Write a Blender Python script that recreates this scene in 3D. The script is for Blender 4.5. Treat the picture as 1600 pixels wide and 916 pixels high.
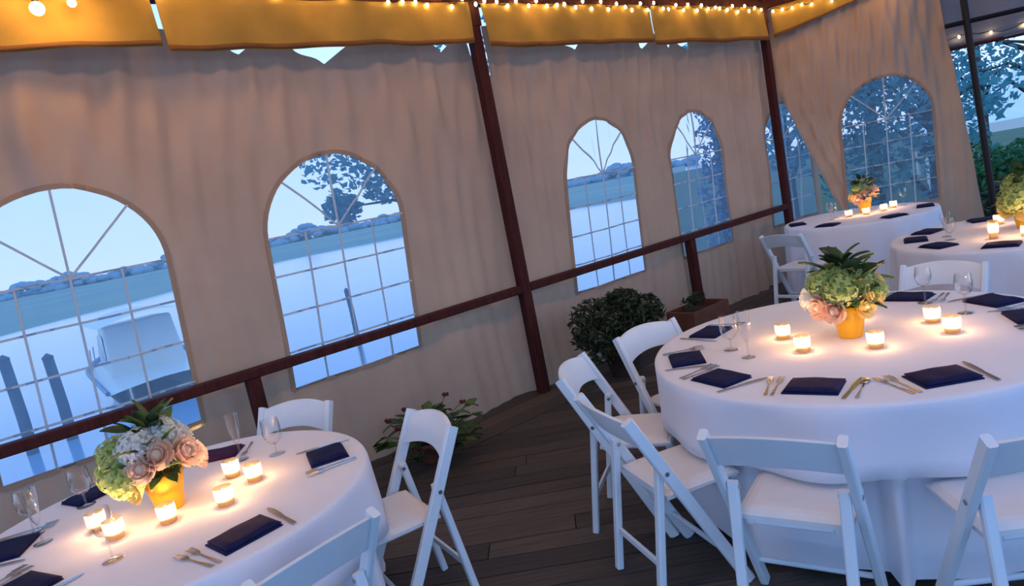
import bpy, bmesh, math, random
from math import sin, cos, pi, radians, sqrt, atan2, hypot
from mathutils import Vector, Matrix

for o in list(bpy.data.objects):
    bpy.data.objects.remove(o)
SC = bpy.context.scene
COL = SC.collection
R = random.Random(7)

# ------------------------------------------------------------------ camera
FPX, ROLL, HCAM = 1050.0, radians(11.2), 1.70
PITCH = math.atan(156 / FPX)
fw = Vector((0, cos(PITCH), -sin(PITCH))); rt = Vector((1, 0, 0)); up = rt.cross(fw)
ri = rt * cos(ROLL) - up * sin(ROLL); ui = up * cos(ROLL) + rt * sin(ROLL)
cam_d = bpy.data.cameras.new('camera'); cam = bpy.data.objects.new('camera', cam_d); COL.objects.link(cam)
cam_d.sensor_width = 36; cam_d.lens = FPX * 36 / 1600; cam_d.clip_end = 2000; cam_d.clip_start = .05
cam.matrix_world = Matrix(((ri.x, ui.x, -fw.x, 0), (ri.y, ui.y, -fw.y, 0), (ri.z, ui.z, -fw.z, HCAM), (0, 0, 0, 1)))
SC.camera = cam

# ------------------------------------------------------------------ world: even dusk sky
wd = bpy.data.worlds.new('World'); SC.world = wd; wd.use_nodes = True
nt = wd.node_tree; nt.nodes.clear()
wo = nt.nodes.new('ShaderNodeOutputWorld'); bg = nt.nodes.new('ShaderNodeBackground')
tc = nt.nodes.new('ShaderNodeTexCoord'); sp = nt.nodes.new('ShaderNodeSeparateXYZ'); rp = nt.nodes.new('ShaderNodeValToRGB')
nt.links.new(tc.outputs['Generated'], sp.inputs[0]); nt.links.new(sp.outputs['Z'], rp.inputs[0])
nt.links.new(rp.outputs[0], bg.inputs[0]); nt.links.new(bg.outputs[0], wo.inputs[0])
e = rp.color_ramp.elements
e[0].position = 0.0; e[0].color = (.53, .68, .95, 1)
e[1].position = 1.0; e[1].color = (.16, .40, 1.0, 1)
m_ = rp.color_ramp.elements.new(.12); m_.color = (.45, .65, 1.0, 1)
m_ = rp.color_ramp.elements.new(.45); m_.color = (.25, .50, 1.0, 1)
bg.inputs[1].default_value = 1.5
SC.view_settings.view_transform = 'Standard'; SC.view_settings.look = 'None'
SC.view_settings.gamma = 1; SC.view_settings.use_curve_mapping = False
SC.view_settings.exposure = 0.22

# ------------------------------------------------------------------ materials
MATS = {}
def mat(name, col, rough=.6, metal=0, spec=.5, noise=0, nscale=8, col2=None, bump=0, bscale=60, stretch=None,
        trans=0, emit=None, estr=0, sheen=0):
    m = bpy.data.materials.new(name); m.use_nodes = True; n = m.node_tree; b = n.nodes['Principled BSDF']
    b.inputs['Base Color'].default_value = (*col, 1); b.inputs['Roughness'].default_value = rough
    b.inputs['Metallic'].default_value = metal; b.inputs['Specular IOR Level'].default_value = spec
    if sheen: b.inputs['Sheen Weight'].default_value = sheen
    t = n.nodes.new('ShaderNodeTexCoord'); mp = n.nodes.new('ShaderNodeMapping')
    n.links.new(t.outputs['Object'], mp.inputs[0])
    if stretch: mp.inputs['Scale'].default_value = stretch
    colsock = None
    if col2 is not None:
        nz = n.nodes.new('ShaderNodeTexNoise'); nz.inputs['Scale'].default_value = nscale; nz.inputs['Detail'].default_value = 5
        n.links.new(mp.outputs[0], nz.inputs['Vector'])
        cr = n.nodes.new('ShaderNodeValToRGB'); cr.color_ramp.elements[0].color = (*col, 1); cr.color_ramp.elements[1].color = (*col2, 1)
        cr.color_ramp.elements[0].position = .35; cr.color_ramp.elements[1].position = .65
        n.links.new(nz.outputs[0], cr.inputs[0]); n.links.new(cr.outputs[0], b.inputs['Base Color']); colsock = cr.outputs[0]
    if bump:
        nb = n.nodes.new('ShaderNodeTexNoise'); nb.inputs['Scale'].default_value = bscale; nb.inputs['Detail'].default_value = 4
        n.links.new(mp.outputs[0], nb.inputs['Vector'])
        bp = n.nodes.new('ShaderNodeBump'); bp.inputs['Strength'].default_value = bump; bp.inputs['Distance'].default_value = .01
        n.links.new(nb.outputs[0], bp.inputs['Height']); n.links.new(bp.outputs[0], b.inputs['Normal'])
    if emit:
        b.inputs['Emission Color'].default_value = (*emit, 1); b.inputs['Emission Strength'].default_value = estr
    if trans:
        tr = n.nodes.new('ShaderNodeBsdfTranslucent'); tr.inputs[0].default_value = (*col, 1)
        if colsock: n.links.new(colsock, tr.inputs[0])
        mx = n.nodes.new('ShaderNodeMixShader'); mx.inputs[0].default_value = trans
        n.links.new(b.outputs[0], mx.inputs[1]); n.links.new(tr.outputs[0], mx.inputs[2])
        n.links.new(mx.outputs[0], n.nodes['Material Output'].inputs[0])
    MATS[name] = m
    return m
def glassy(name, tint, rough, haze=0, hazecol=(1, 1, 1), fres=.12):
    """thin clear sheet: transparent + mirror at grazing + a little milky haze"""
    m = bpy.data.materials.new(name); m.use_nodes = True; n = m.node_tree; n.nodes.clear()
    out = n.nodes.new('ShaderNodeOutputMaterial')
    t = n.nodes.new('ShaderNodeBsdfTransparent'); t.inputs[0].default_value = (*tint, 1)
    g = n.nodes.new('ShaderNodeBsdfGlossy'); g.inputs['Roughness'].default_value = rough
    lw = n.nodes.new('ShaderNodeLayerWeight'); lw.inputs[0].default_value = fres
    m1 = n.nodes.new('ShaderNodeMixShader'); n.links.new(lw.outputs['Facing'] if fres > .2 else lw.outputs['Fresnel'], m1.inputs[0])
    n.links.new(t.outputs[0], m1.inputs[1]); n.links.new(g.outputs[0], m1.inputs[2])
    last = m1
    if haze:
        d = n.nodes.new('ShaderNodeBsdfTranslucent'); d.inputs[0].default_value = (*hazecol, 1)
        m2 = n.nodes.new('ShaderNodeMixShader'); m2.inputs[0].default_value = haze
        n.links.new(m1.outputs[0], m2.inputs[1]); n.links.new(d.outputs[0], m2.inputs[2]); last = m2
    n.links.new(last.outputs[0], out.inputs[0]); MATS[name] = m
    return m

mat('curtain', (.475, .33, .235), .9, spec=.1, col2=(.53, .37, .265), nscale=2.2, bump=.15, bscale=90, trans=.15)
mat('hem', (.42, .30, .22), .9, spec=.1, bump=.1, trans=.15)
mat('muntin', (.62, .70, .76), .6, trans=.3)
mat('valance', (.50, .31, .075), .85, spec=.1, col2=(.36, .23, .055), nscale=3, bump=.2, bscale=40, trans=.2)
mat('valance_grey', (.30, .30, .34), .85, spec=.1, col2=(.36, .35, .38), nscale=3, trans=.2)
mat('roof', (.42, .34, .20), .85, spec=.1, col2=(.36, .29, .17), nscale=1.5, bump=.1, bscale=20, trans=.06)
mat('valance_trim', (.20, .09, .04), .85, spec=.1, col2=(.15, .07, .03), nscale=5)
mat('darkwood', (.075, .016, .014), .75, spec=.2, col2=(.040, .010, .010), nscale=6, stretch=(6, 6, .6), bump=.3, bscale=30)
mat('blackmetal', (.02, .015, .015), .45, metal=.6)
mat('plank', (.072, .056, .048), .75, col2=(.040, .031, .027), nscale=5, stretch=(.5, 9, 9), bump=.5, bscale=22)
mat('plank_b', (.100, .080, .068), .75, col2=(.060, .047, .040), nscale=5, stretch=(.5, 9, 9), bump=.5, bscale=22)
mat('plank_c', (.050, .041, .037), .75, col2=(.026, .022, .021), nscale=5, stretch=(.5, 9, 9), bump=.5, bscale=22)
mat('deckbase', (.012, .010, .010), .9, col2=(.02, .016, .015))
mat('linen', (.74, .76, .86), .85, spec=.15, col2=(.78, .80, .89), nscale=3, bump=.12, bscale=220, sheen=.1)
mat('chairwhite', (.72, .79, .86), .42, col2=(.66, .74, .82), nscale=5, bump=.04, bscale=30)
mat('pad', (.74, .73, .74), .5, col2=(.70, .69, .70), nscale=8, bump=.1, bscale=120)
mat('bolt', (.5, .5, .5), .3, metal=1, col2=(.4, .4, .4))
mat('navy', (.005, .008, .048), .8, spec=.2, col2=(.008, .012, .065), nscale=30, bump=.25, bscale=300)
mat('plum', (.05, .012, .05), .8, spec=.2, col2=(.035, .01, .045), nscale=30, bump=.25, bscale=300)
mat('silver', (.62, .60, .60), .22, metal=1, col2=(.5, .48, .48), nscale=20)
mat('wax', (.95, .88, .72), .5, col2=(.9, .8, .62), nscale=10, trans=.5)
mat('wick', (.02, .015, .01), .9, col2=(.04, .03, .02))
mat('flame', (1, .7, .3), .5, emit=(1, .62, .22), estr=40)
mat('bulb', (1, .8, .5), .4, emit=(1, .66, .30), estr=26)
mat('globe', (1, .8, .5), .4, emit=(1, .62, .22), estr=9)
mat('goldvase', (.86, .52, .03), .35, col2=(.78, .44, .02), nscale=6, bump=.08, bscale=30, trans=.25)
mat('leafdark', (.018, .045, .014), .5, col2=(.03, .075, .02), nscale=15, trans=.15)
mat('leafmid', (.07, .14, .03), .5, col2=(.11, .19, .05), nscale=15, trans=.25)
mat('shrubleaf', (.020, .034, .012), .55, col2=(.036, .052, .018), nscale=12, trans=.15)
mat('hydrangea', (.36, .48, .12), .7, col2=(.50, .58, .22), nscale=30, trans=.3)
mat('whitepetal', (.72, .76, .70), .7, col2=(.80, .80, .76), nscale=20, trans=.3)
mat('peach', (.82, .56, .42), .7, col2=(.86, .66, .52), nscale=20, trans=.3)
mat('yellowpetal', (.80, .62, .20), .7, col2=(.84, .70, .32), nscale=20, trans=.3)
mat('redpetal', (.10, .008, .016), .6, col2=(.16, .012, .022), nscale=30, trans=.1)
mat('stem', (.06, .10, .03), .6, col2=(.08, .12, .04))
mat('terracotta', (.17, .06, .035), .8, col2=(.11, .04, .025), nscale=9, bump=.3, bscale=40)
mat('darkpot', (.05, .032, .025), .7, col2=(.075, .045, .033), nscale=8, bump=.2)
mat('soil', (.03, .02, .015), .95, col2=(.05, .035, .025), nscale=30, bump=.8)
mat('tablewood', (.30, .2, .12), .6, col2=(.25, .16, .09), nscale=6)
mat('water', (.24, .40, .58), .12, spec=.6, bump=.25, bscale=.9, col2=(.26, .46, .64), nscale=.15)
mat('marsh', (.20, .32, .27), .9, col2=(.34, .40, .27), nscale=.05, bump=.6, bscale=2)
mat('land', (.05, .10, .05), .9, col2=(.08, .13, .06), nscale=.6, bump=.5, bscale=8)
mat('fartree', (.26, .38, .45), .9, col2=(.30, .42, .50), nscale=.2, bump=.8, bscale=.6)  # distance haze is put into this pale blue colour
mat('treeleaf', (.09, .32, .36), .6, col2=(.14, .40, .40), nscale=1.2, trans=.5)  # leaf colour lightened to carry haze
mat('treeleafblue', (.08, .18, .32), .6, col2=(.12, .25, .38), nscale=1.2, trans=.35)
mat('bushleaf', (.03, .14, .05), .6, col2=(.06, .20, .06), nscale=2, trans=.25)
mat('bark', (.06, .045, .035), .9, col2=(.1, .08, .06), nscale=8, stretch=(4, 4, .8), bump=.6, bscale=15)
mat('piling', (.05, .09, .13), .8, col2=(.08, .13, .17), nscale=5, bump=.4, bscale=12)
mat('hull', (.95, .90, .82), .3, col2=(.90, .86, .78), nscale=1.5)
mat('boatblue', (.10, .22, .38), .4, col2=(.13, .26, .42), nscale=2)
mat('boatglass', (.05, .10, .15), .12, col2=(.07, .13, .18))
mat('canvaswhite', (.95, .90, .82), .7, col2=(.90, .86, .78), nscale=2)
glassy('vinyl', (.74, .77, .79), .12, haze=.20, hazecol=(.68, .76, .82), fres=.03)
glassy('glass', (.96, .96, .96), .04, fres=.35)
glassy('votive', (1.0, .93, .80), .12, haze=.45, hazecol=(1, .9, .7), fres=.2)

# ------------------------------------------------------------------ mesh helpers
class MB:
    def __init__(s): s.v = []; s.f = []
    def add(s, vs, fs):
        n = len(s.v); s.v += [tuple(p) for p in vs]; s.f += [tuple(i + n for i in f) for f in fs]; return s
    def box(s, c, d, M=None):
        x, y, z = d[0] / 2, d[1] / 2, d[2] / 2
        vs = [Vector((a * x, b * y, g * z)) for g in (-1, 1) for b in (-1, 1) for a in (-1, 1)]
        vs = [(M @ p if M else p) + Vector(c) for p in vs]
        return s.add(vs, [(0, 2, 3, 1), (4, 5, 7, 6), (0, 1, 5, 4), (2, 6, 7, 3), (0, 4, 6, 2), (1, 3, 7, 5)])
    def bar(s, p, q, w, h, upv=(0, 0, 1), ch=.2):
        """chamfered rectangular bar from p to q; w across, h along upv"""
        p, q = Vector(p), Vector(q); d = (q - p).normalized(); u = Vector(upv)
        sd = d.cross(u)
        if sd.length < 1e-4: sd = d.cross(Vector((1, 0, 0)))
        sd.normalize(); u = sd.cross(d).normalized()
        c = min(w, h) * ch; a, b = w / 2, h / 2
        pr = [(-a + c, -b), (a - c, -b), (a, -b + c), (a, b - c), (a - c, b), (-a + c, b), (-a, b - c), (-a, -b + c)]
        vs = [e_ + sd * x + u * y for e_ in (p, q) for x, y in pr]
        fs = [(i, (i + 1) % 8, 8 + (i + 1) % 8, 8 + i) for i in range(8)] + [tuple(range(7, -1, -1)), tuple(range(8, 16))]
        return s.add(vs, fs)
    def tube(s, pts, r, n=8, cap=True):
        pts = [Vector(p) for p in pts]; rs = r if isinstance(r, (list, tuple)) else [r] * len(pts); vs = []; fs = []
        ref = None
        for i, p in enumerate(pts):
            d = (pts[min(i + 1, len(pts) - 1)] - pts[max(i - 1, 0)])
            d = d.normalized() if d.length > 1e-9 else Vector((0, 0, 1))
            if ref is None: ref = d.orthogonal().normalized()
            a = (ref - d * ref.dot(d))
            a = a.normalized() if a.length > 1e-6 else d.orthogonal().normalized()
            ref = a; b = d.cross(a)
            vs += [p + (a * cos(2 * pi * k / n) + b * sin(2 * pi * k / n)) * rs[i] for k in range(n)]
        for i in range(len(pts) - 1):
            fs += [(i * n + k, i * n + (k + 1) % n, (i + 1) * n + (k + 1) % n, (i + 1) * n + k) for k in range(n)]
        if cap: fs += [tuple(range(n - 1, -1, -1)), tuple((len(pts) - 1) * n + k for k in range(n))]
        return s.add(vs, fs)
    def lathe(s, prof, n=20, c=(0, 0, 0), cap=(True, True)):
        vs = [(c[0] + r * cos(2 * pi * k / n), c[1] + r * sin(2 * pi * k / n), c[2] + z) for r, z in prof for k in range(n)]; fs = []
        for i in range(len(prof) - 1):
            fs += [(i * n + k, i * n + (k + 1) % n, (i + 1) * n + (k + 1) % n, (i + 1) * n + k) for k in range(n)]
        if cap[0]: fs.append(tuple(range(n - 1, -1, -1)))
        if cap[1]: fs.append(tuple((len(prof) - 1) * n + k for k in range(n)))
        return s.add(vs, fs)
    def ball(s, c, r, n=8, m=6, sq=(1, 1, 1)):
        prof = [(max(1e-4, r * sin(pi * i / m)), -r * cos(pi * i / m)) for i in range(m + 1)]
        t = MB().lathe(prof, n, cap=(False, False))
        return s.add([(c[0] + v[0] * sq[0], c[1] + v[1] * sq[1], c[2] + v[2] * sq[2]) for v in t.v], t.f)
    def grid(s, fn, nu, nv):
        vs = [fn(i / nu, j / nv) for j in range(nv + 1) for i in range(nu + 1)]
        fs = [(j * (nu + 1) + i, j * (nu + 1) + i + 1, (j + 1) * (nu + 1) + i + 1, (j + 1) * (nu + 1) + i) for j in range(nv) for i in range(nu)]
        return s.add(vs, fs)
    def mesh(s, name, m, smooth=False):
        me = bpy.data.meshes.new(name); me.from_pydata([tuple(p) for p in s.v], [], s.f); me.update()
        if m: me.materials.append(MATS[m])
        if smooth:
            for p in me.polygons: p.use_smooth = True
        return me
    def build(s, name, m, parent=None, smooth=False, loc=None, bevel=0):
        o = bpy.data.objects.new(name, s.mesh(name, m, smooth)); COL.objects.link(o)
        if parent: o.parent = parent
        if loc: o.location = loc
        if bevel:
            b = o.modifiers.new('bevel', 'BEVEL'); b.width = bevel; b.segments = 2; b.limit_method = 'ANGLE'
        return o
def tag(o, label=None, cat=None, group=None, kind=None):
    if label: o['label'] = label
    if cat: o['category'] = cat
    if group: o['group'] = group
    if kind: o['kind'] = kind
    return o
def empty(name, loc=(0, 0, 0), rz=0):
    o = bpy.data.objects.new(name, None); COL.objects.link(o); o.location = loc; o.rotation_euler.z = rz
    o.empty_display_size = .1
    return o
def copy_tree(o, parent=None):
    c = o.copy(); COL.objects.link(c)
    if parent: c.parent = parent
    for ch in list(o.children): copy_tree(ch, c)
    return c
def solid(o, th):
    m = o.modifiers.new('solid', 'SOLIDIFY'); m.thickness = th; m.offset = 0
    return o
def hole_clip(poly, p, n):
    """keep the side n.(x-p)>=0 of a convex 2-D polygon"""
    out = []
    for i in range(len(poly)):
        a, b = poly[i], poly[(i + 1) % len(poly)]
        da = (a[0] - p[0]) * n[0] + (a[1] - p[1]) * n[1]; db = (b[0] - p[0]) * n[0] + (b[1] - p[1]) * n[1]
        if da >= 0: out.append(a)
        if da * db < 0:
            t = da / (da - db); out.append((a[0] + (b[0] - a[0]) * t, a[1] + (b[1] - a[1]) * t))
    return out

# ------------------------------------------------------------------ the place: wall frame
A0 = Vector((.1038, 5.5067, 0)); WA = radians(53.5)
DW = Vector((sin(WA), cos(WA), 0)); NW = Vector((DW.y, -DW.x, 0))
def wp(t, o, z): return A0 + DW * t + NW * o + Vector((0, 0, z))
T2 = 4.11
P2 = wp(T2, 0, 0); RA = radians(108); DR = Vector((sin(RA), cos(RA), 0)); NR = Vector((DR.y, -DR.x, 0))
def rpnt(s, o, z): return P2 + DR * s + NR * (o - .10) + Vector((0, 0, z))

# ---- deck floor: base slab, border boards along the wall, diagonal boards
fl = MB()
poly = [(-8, -2.2), (7.5, -2.2), (7.5, 12), (-8, 12)]
poly = hole_clip(poly, (wp(0, -.30, 0).x, wp(0, -.30, 0).y), (NW.x, NW.y))
nP = len(poly)
fl.add([(x, y, -.034) for x, y in poly] + [(x, y, -.2) for x, y in poly], [tuple(range(nP)), tuple(range(2 * nP - 1, nP - 1, -1))] + [(i, nP + i, nP + (i + 1) % nP, (i + 1) % nP) for i in range(nP)])
floor = fl.build('floor', 'deckbase'); tag(floor, 'weathered dark wooden deck floor with diagonal boards', 'floor', kind='structure')
def board(poly, m):
    n = len(poly)
    if n < 3: return
    ar = sum(poly[i][0] * poly[(i + 1) % n][1] - poly[(i + 1) % n][0] * poly[i][1] for i in range(n)) / 2
    if abs(ar) < .004: return
    if ar < 0: poly = poly[::-1]
    dz = R.uniform(-.0025, 0)
    cx = sum(p[0] for p in poly) / n; cy = sum(p[1] for p in poly) / n
    MB().add([(x - cx, y - cy, dz) for x, y in poly] + [(x - cx, y - cy, -.03) for x, y in poly],
             [tuple(range(n))] + [(i, n + i, n + (i + 1) % n, (i + 1) % n) for i in range(n)]).build('plank', m, floor, loc=(cx, cy, 0))
for k in range(-1, 3):
    o0 = -.15 + k * .186; o1 = o0 + .178
    for t0, t1 in ((-6.5, -3.2), (-3.194, .35), (.356, 3.9), (3.906, 7.0)):
        board([tuple(wp(t, o, 0))[:2] for t, o in ((t0, o0), (t1, o0), (t1, o1), (t0, o1))], R.choice(['plank', 'plank_b', 'plank_b']))
pa = radians(93.6); pd = Vector((sin(pa), cos(pa), 0)); pn = Vector((-pd.y, pd.x, 0))
bp_ = wp(0, .412, 0)
row = 0
for k in range(-14, 62):
    y0 = k * .150; y1 = y0 + .143
    xs = [-7 + R.uniform(0, 2.2)]
    while xs[-1] < 7: xs.append(xs[-1] + R.uniform(4.0, 5.5))
    for a, b in zip(xs, xs[1:]):
        q = [pd * a + pn * y0, pd * (b - .005) + pn * y0, pd * (b - .005) + pn * y1, pd * a + pn * y1]
        q = hole_clip([(v.x, v.y) for v in q], (bp_.x, bp_.y), (NW.x, NW.y))
        q = hole_clip(q, (7.4, 0), (-1, 0)) if len(q) > 2 else q
        if len(q) > 2: board(q, R.choice(['plank', 'plank', 'plank_b', 'plank_c']))

# ---- hanging cloth walls
def ftop(t, dips, base):
    z = base
    for c, w, d in dips:
        a = abs(t - c) / w
        if a < 1: z = min(z, base - d * (1 - a))
    return z
def folds(t, z):
    a = .016 * sin(6.3 * t + 1.2 * sin(1.7 * t)) + .009 * sin(14.5 * t + .9 * z + 2 * sin(.8 * t))
    tp = max(0, min(1, (z - 1.3) / 1.3))
    a += .012 * tp * sin(29 * (t + .26 * (2.9 - z)) + 2 * sin(3 * t)) + .010 * tp * sin(19 * (t - .34 * (2.9 - z)))
    a += .006 * sin(41 * t + 1.5 * sin(2.2 * z + t))
    if 3.25 < t < 3.95: a += .03 * sin((t - 3.25) / .7 * pi) * sin(21 * t)
    bt = max(0, min(1, (1.2 - z) / 1.2))
    a += .014 * bt * sin(9.1 * t + .6)
    return a
def ow(t, z): return -.125 + folds(t, z) * 1.25
def slf(z): return .05 if z > 2.3 else .05 + (2.3 - z) * .345
def orr(s, z):
    d = s - slf(z); k = max(0, 1 - d / .55) * max(0, min(1, (2.4 - z) / .5))
    return -.06 + folds(s * 1.6 + 11, z) * 1.1 + .025 * sin(7 * s + (2.2 - z) * 1.2) + .022 * k * sin(46 * d)
WZ0, WZ1, WH = .68, 1.70, .51
class Win:
    def __init__(s, c, hw, sh, z0=WZ0, z1=WZ1, h=WH): s.c, s.hw, s.sh, s.z0, s.z1, s.h = c, hw, sh, z0, z1, h
    def l(s, t, z): return t - s.c - s.sh * (z - 1.45)
    def g(s, x, z): return x + s.c + s.sh * (z - 1.45)
    def inside(s, t, z):
        x = s.l(t, z)
        if z < s.z0: return False
        if z <= s.z1: return abs(x) < s.hw
        return (x / s.hw) ** 2 + ((z - s.z1) / s.h) ** 2 < 1
    def outline(s, n=28):
        pts = [(-s.hw, s.z0), (-s.hw, s.z0 + .34), (-s.hw, s.z0 + .68), (-s.hw, s.z1)]
        pts += [(-s.hw * cos(pi * k / n), s.z1 + s.h * sin(pi * k / n)) for k in range(1, n)]
        pts += [(s.hw, s.z1), (s.hw, s.z0 + .68), (s.hw, s.z0 + .34), (s.hw, s.z0)]
        return pts
    def snap(s, t, z, tol):
        x = s.l(t, z)
        if s.z0 - tol < z <= s.z1 + .001:
            if abs(abs(x) - s.hw) < tol: x = math.copysign(s.hw, x)
            if abs(z - s.z0) < tol and abs(x) <= s.hw + 1e-6: z = s.z0
        elif z > s.z1:
            r = sqrt((x / s.hw) ** 2 + ((z - s.z1) / s.h) ** 2)
            if abs(r - 1) < tol / s.hw: x /= r; z = s.z1 + (z - s.z1) / r
        return s.g(x, z), z
WM = [Win(-3.05, .52, .05), Win(-1.425, .515, .07), Win(1.235, .475, .08), Win(2.71, .46, .05, h=.46), Win(4.50, .50, .05, h=.42)]
WR = [Win(1.16, .48, .03, z1=1.68, h=.48)]
def cloth(name, lf, rf, zb, top, wins, P, off, label, step=.022, th=True):
    t0 = min(lf(zb), lf(2.9)); t1 = max(rf(zb), rf(2.9))
    nu = int((t1 - t0) / step); nv = int(2.9 / step)
    V = []; UV = []
    for j in range(nv + 1):
        for i in range(nu + 1):
            a = i / nu; zz = zb + (2.9 - zb) * j / nv
            t = lf(zz) + (rf(zz) - lf(zz)) * a
            zt = top(t); z = zz if zz < 2.6 else 2.6 + (zz - 2.6) * (zt - 2.6) / .3
            for w in wins: t, z = w.snap(t, z, step * .5)
            UV.append((t, z)); o = off(t, z)
            if zt < top(-99) - .01 and zz > 2.8: o += .012 * (zz - 2.8) / .1      # slack lip curls in
            V.append(P(t, o, z))
    F = []
    for j in range(nv):
        for i in range(nu):
            q = (j * (nu + 1) + i, j * (nu + 1) + i + 1, (j + 1) * (nu + 1) + i + 1, (j + 1) * (nu + 1) + i)
            ct = sum(UV[k][0] for k in q) / 4; cz = sum(UV[k][1] for k in q) / 4
            if any(w.inside(ct, cz) for w in wins): continue
            F.append(q)
    o = MB().add(V, F).build(name, 'curtain', smooth=True)
    tag(o, label, 'tent wall', kind='structure')
    return o
dips1 = [(-3.3, .4, .09), (-1.81, .26, .165), (-1.25, .42, .25), (-.25, .26, .195), (-5, .4, .2)]
dips2 = [(1.12, .36, .235), (2.10, .34, .235), (2.47, .28, .245), (2.78, .30, .28), (3.4, .3, .18)]
top1 = lambda t: ftop(t, dips1, 3.05)
top2 = lambda t: ftop(t, dips2, 3.05)
wl = cloth('wall_left', lambda z: -6.3, lambda z: .10 - .11 * max(0, min(1, z - 1.9)), .0, top1, WM[:2], wp, ow,
           'long tan cloth tent wall with two arched windows, left of the tall brown post')
wb = cloth('wall_back', lambda z: .08 + .10 * max(0, min(1, z - 1.9)), lambda z: 5.15, .0, top2, WM[2:], wp, ow,
           'tan cloth tent wall between the two tall posts, with arched windows')
wr = cloth('wall_right', slf, lambda z: 1.80 + .10 * (2.85 - z), .03, lambda t: 3.17, WR, rpnt, orr,
           'tan cloth tent wall panel pulled aside at its left edge, behind the far table')

def strip(pts, off, P, w, lift, m, name, parent, closed=False):
    """flat band of width w that follows the cloth along a polyline in (t,z)"""
    n = len(pts); vs = []
    for i, (t, z) in enumerate(pts):
        a = pts[max(i - 1, 0)]; b = pts[min(i + 1, n - 1)]
        dx, dz = b[0] - a[0], b[1] - a[1]; L = hypot(dx, dz) or 1; nx, nz = -dz / L, dx / L
        for sgn, dl in ((-.5, 0), (.5, 0)):
            tt, zz = t + nx * w * sgn, z + nz * w * sgn
            vs.append(P(tt, off(tt, zz) + lift, zz))
        for sgn in (.5, -.5):
            tt, zz = t + nx * w * sgn, z + nz * w * sgn
            vs.append(P(tt, off(tt, zz) - lift, zz))
    fs = []
    for i in range(n - 1):
        for k in range(4): fs.append((i * 4 + k, i * 4 + (k + 1) % 4, (i + 1) * 4 + (k + 1) % 4, (i + 1) * 4 + k))
    fs += [(0, 1, 2, 3), (n * 4 - 1, n * 4 - 2, n * 4 - 3, n * 4 - 4)]
    return MB().add(vs, fs).build(name, m, parent)
def lerpn(a, b, n): return [(a[0] + (b[0] - a[0]) * k / n, a[1] + (b[1] - a[1]) * k / n) for k in range(n + 1)]
def window(idx, w, P, off, label):
    G = lambda pts: [(w.g(x, z), z) for x, z in pts]
    ol = w.outline(); ol2 = ol + [(w.hw * .5, w.z0), (0, w.z0), (-w.hw * .5, w.z0), ol[0]]
    root = strip(G(ol2), off, P, .030, .004, 'hem', 'window_%d' % idx, None)
    tag(root, label, 'window', kind='structure')
    mw = .013
    cols = [-w.hw + 2 * w.hw * k / 4 for k in range(5)]; rows = [w.z0 + (w.z1 - w.z0) * k / 4 for k in range(5)]
    for j in range(1, 5): strip(G(lerpn((-w.hw, rows[j]), (w.hw, rows[j]), 10)), off, P, mw, .003, 'muntin', 'muntin', root)
    for c in cols[1:4]: strip(G(lerpn((c, w.z0), (c, w.z1), 10)), off, P, mw, .003, 'muntin', 'muntin', root)
    for an in (45, 90, 135):
        strip(G(lerpn((0, w.z1), (w.hw * cos(radians(an)), w.z1 + w.h * sin(radians(an))), 6)), off, P, mw, .003, 'muntin', 'muntin', root)
    def pane(fn, nu, nv):
        def f(u, v):
            x, z = fn(u, v); t = w.g(x, z); return P(t, off(t, z), z)
        MB().grid(f, nu, nv).build('pane', 'vinyl', root)
    for i in range(4):
        for j in range(4):
            pane(lambda u, v, i=i, j=j: (cols[i] + (cols[i + 1] - cols[i]) * u, rows[j] + (rows[j + 1] - rows[j]) * v), 4, 4)
    for k in range(4):
        pane(lambda u, v, k=k: (w.hw * (.02 + .98 * v) * cos(pi * (k + u) / 4), w.z1 + w.h * (.02 + .98 * v) * sin(pi * (k + u) / 4)), 6, 6)
wl_lab = ['leftmost arched clear window looking onto the boat and pilings', 'arched clear window with tree branches behind, left of the tall post',
          'arched clear window just right of the tall post, above the dark shrub', 'narrow-looking arched clear window with a dark tree behind it',
          'arched clear window partly hidden by the far corner post', 'arched clear window behind the far corner table']
for i, w in enumerate(WM): window(i + 1, w, wp, ow, wl_lab[i])
window(6, WR[0], rpnt, orr, wl_lab[5])

# ---- timber posts, railing, eave beam
def post(t, h, label, w=.088):
    o = empty('support_post', wp(t, 0, 0)); tag(o, label, 'post', 'tall timber posts')
    L = DW; mb = MB(); mb.bar((0, 0, 0), (0, 0, h), w, w, upv=NW, ch=.08); mb.build('shaft', 'darkwood', o)
    MB().bar((0, 0, h - .16), (0, 0, h), w + .03, w + .012, upv=NW, ch=.08).build('cap_block', 'darkwood', o)
    return o
post(0, 3.165, 'tall dark brown timber post between the second and third arched windows')
post(T2, 3.165, 'tall dark timber post at the far corner beside the fifth window', .08)
rail = empty('deck_railing', wp(-3, 0, 0)); tag(rail, 'dark reddish brown timber railing running along the tent wall', 'railing')
base = wp(-3, 0, 0)
for a, b in ((-6.2, -.046), (.046, T2 - .042)):
    MB().bar(wp(a, 0, .90) - base, wp(b, 0, .90) - base, .085, .062, ch=.12).build('top_rail', 'darkwood', rail)
for t in (-4.5, -2.26, 2.22):
    MB().bar(wp(t, 0, 0) - base, wp(t, 0, .868) - base, .085, .085, upv=NW, ch=.08).build('rail_post', 'darkwood', rail)
beam = empty('eave_beam', wp(0, 0, 3.22)); tag(beam, 'dark timber beam along the top of the long tent wall', 'beam')
MB().bar(wp(-6.4, 0, 3.215) - wp(0, 0, 3.22), wp(T2 + .1, 0, 3.215) - wp(0, 0, 3.22), .10, .095, ch=.1).build('timber', 'darkwood', beam)
bp2 = rpnt(-.05, 0, 3.21)
beam2 = empty('eave_beam', bp2); tag(beam2, 'dark beam above the right tent wall at the far corner', 'beam')
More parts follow.
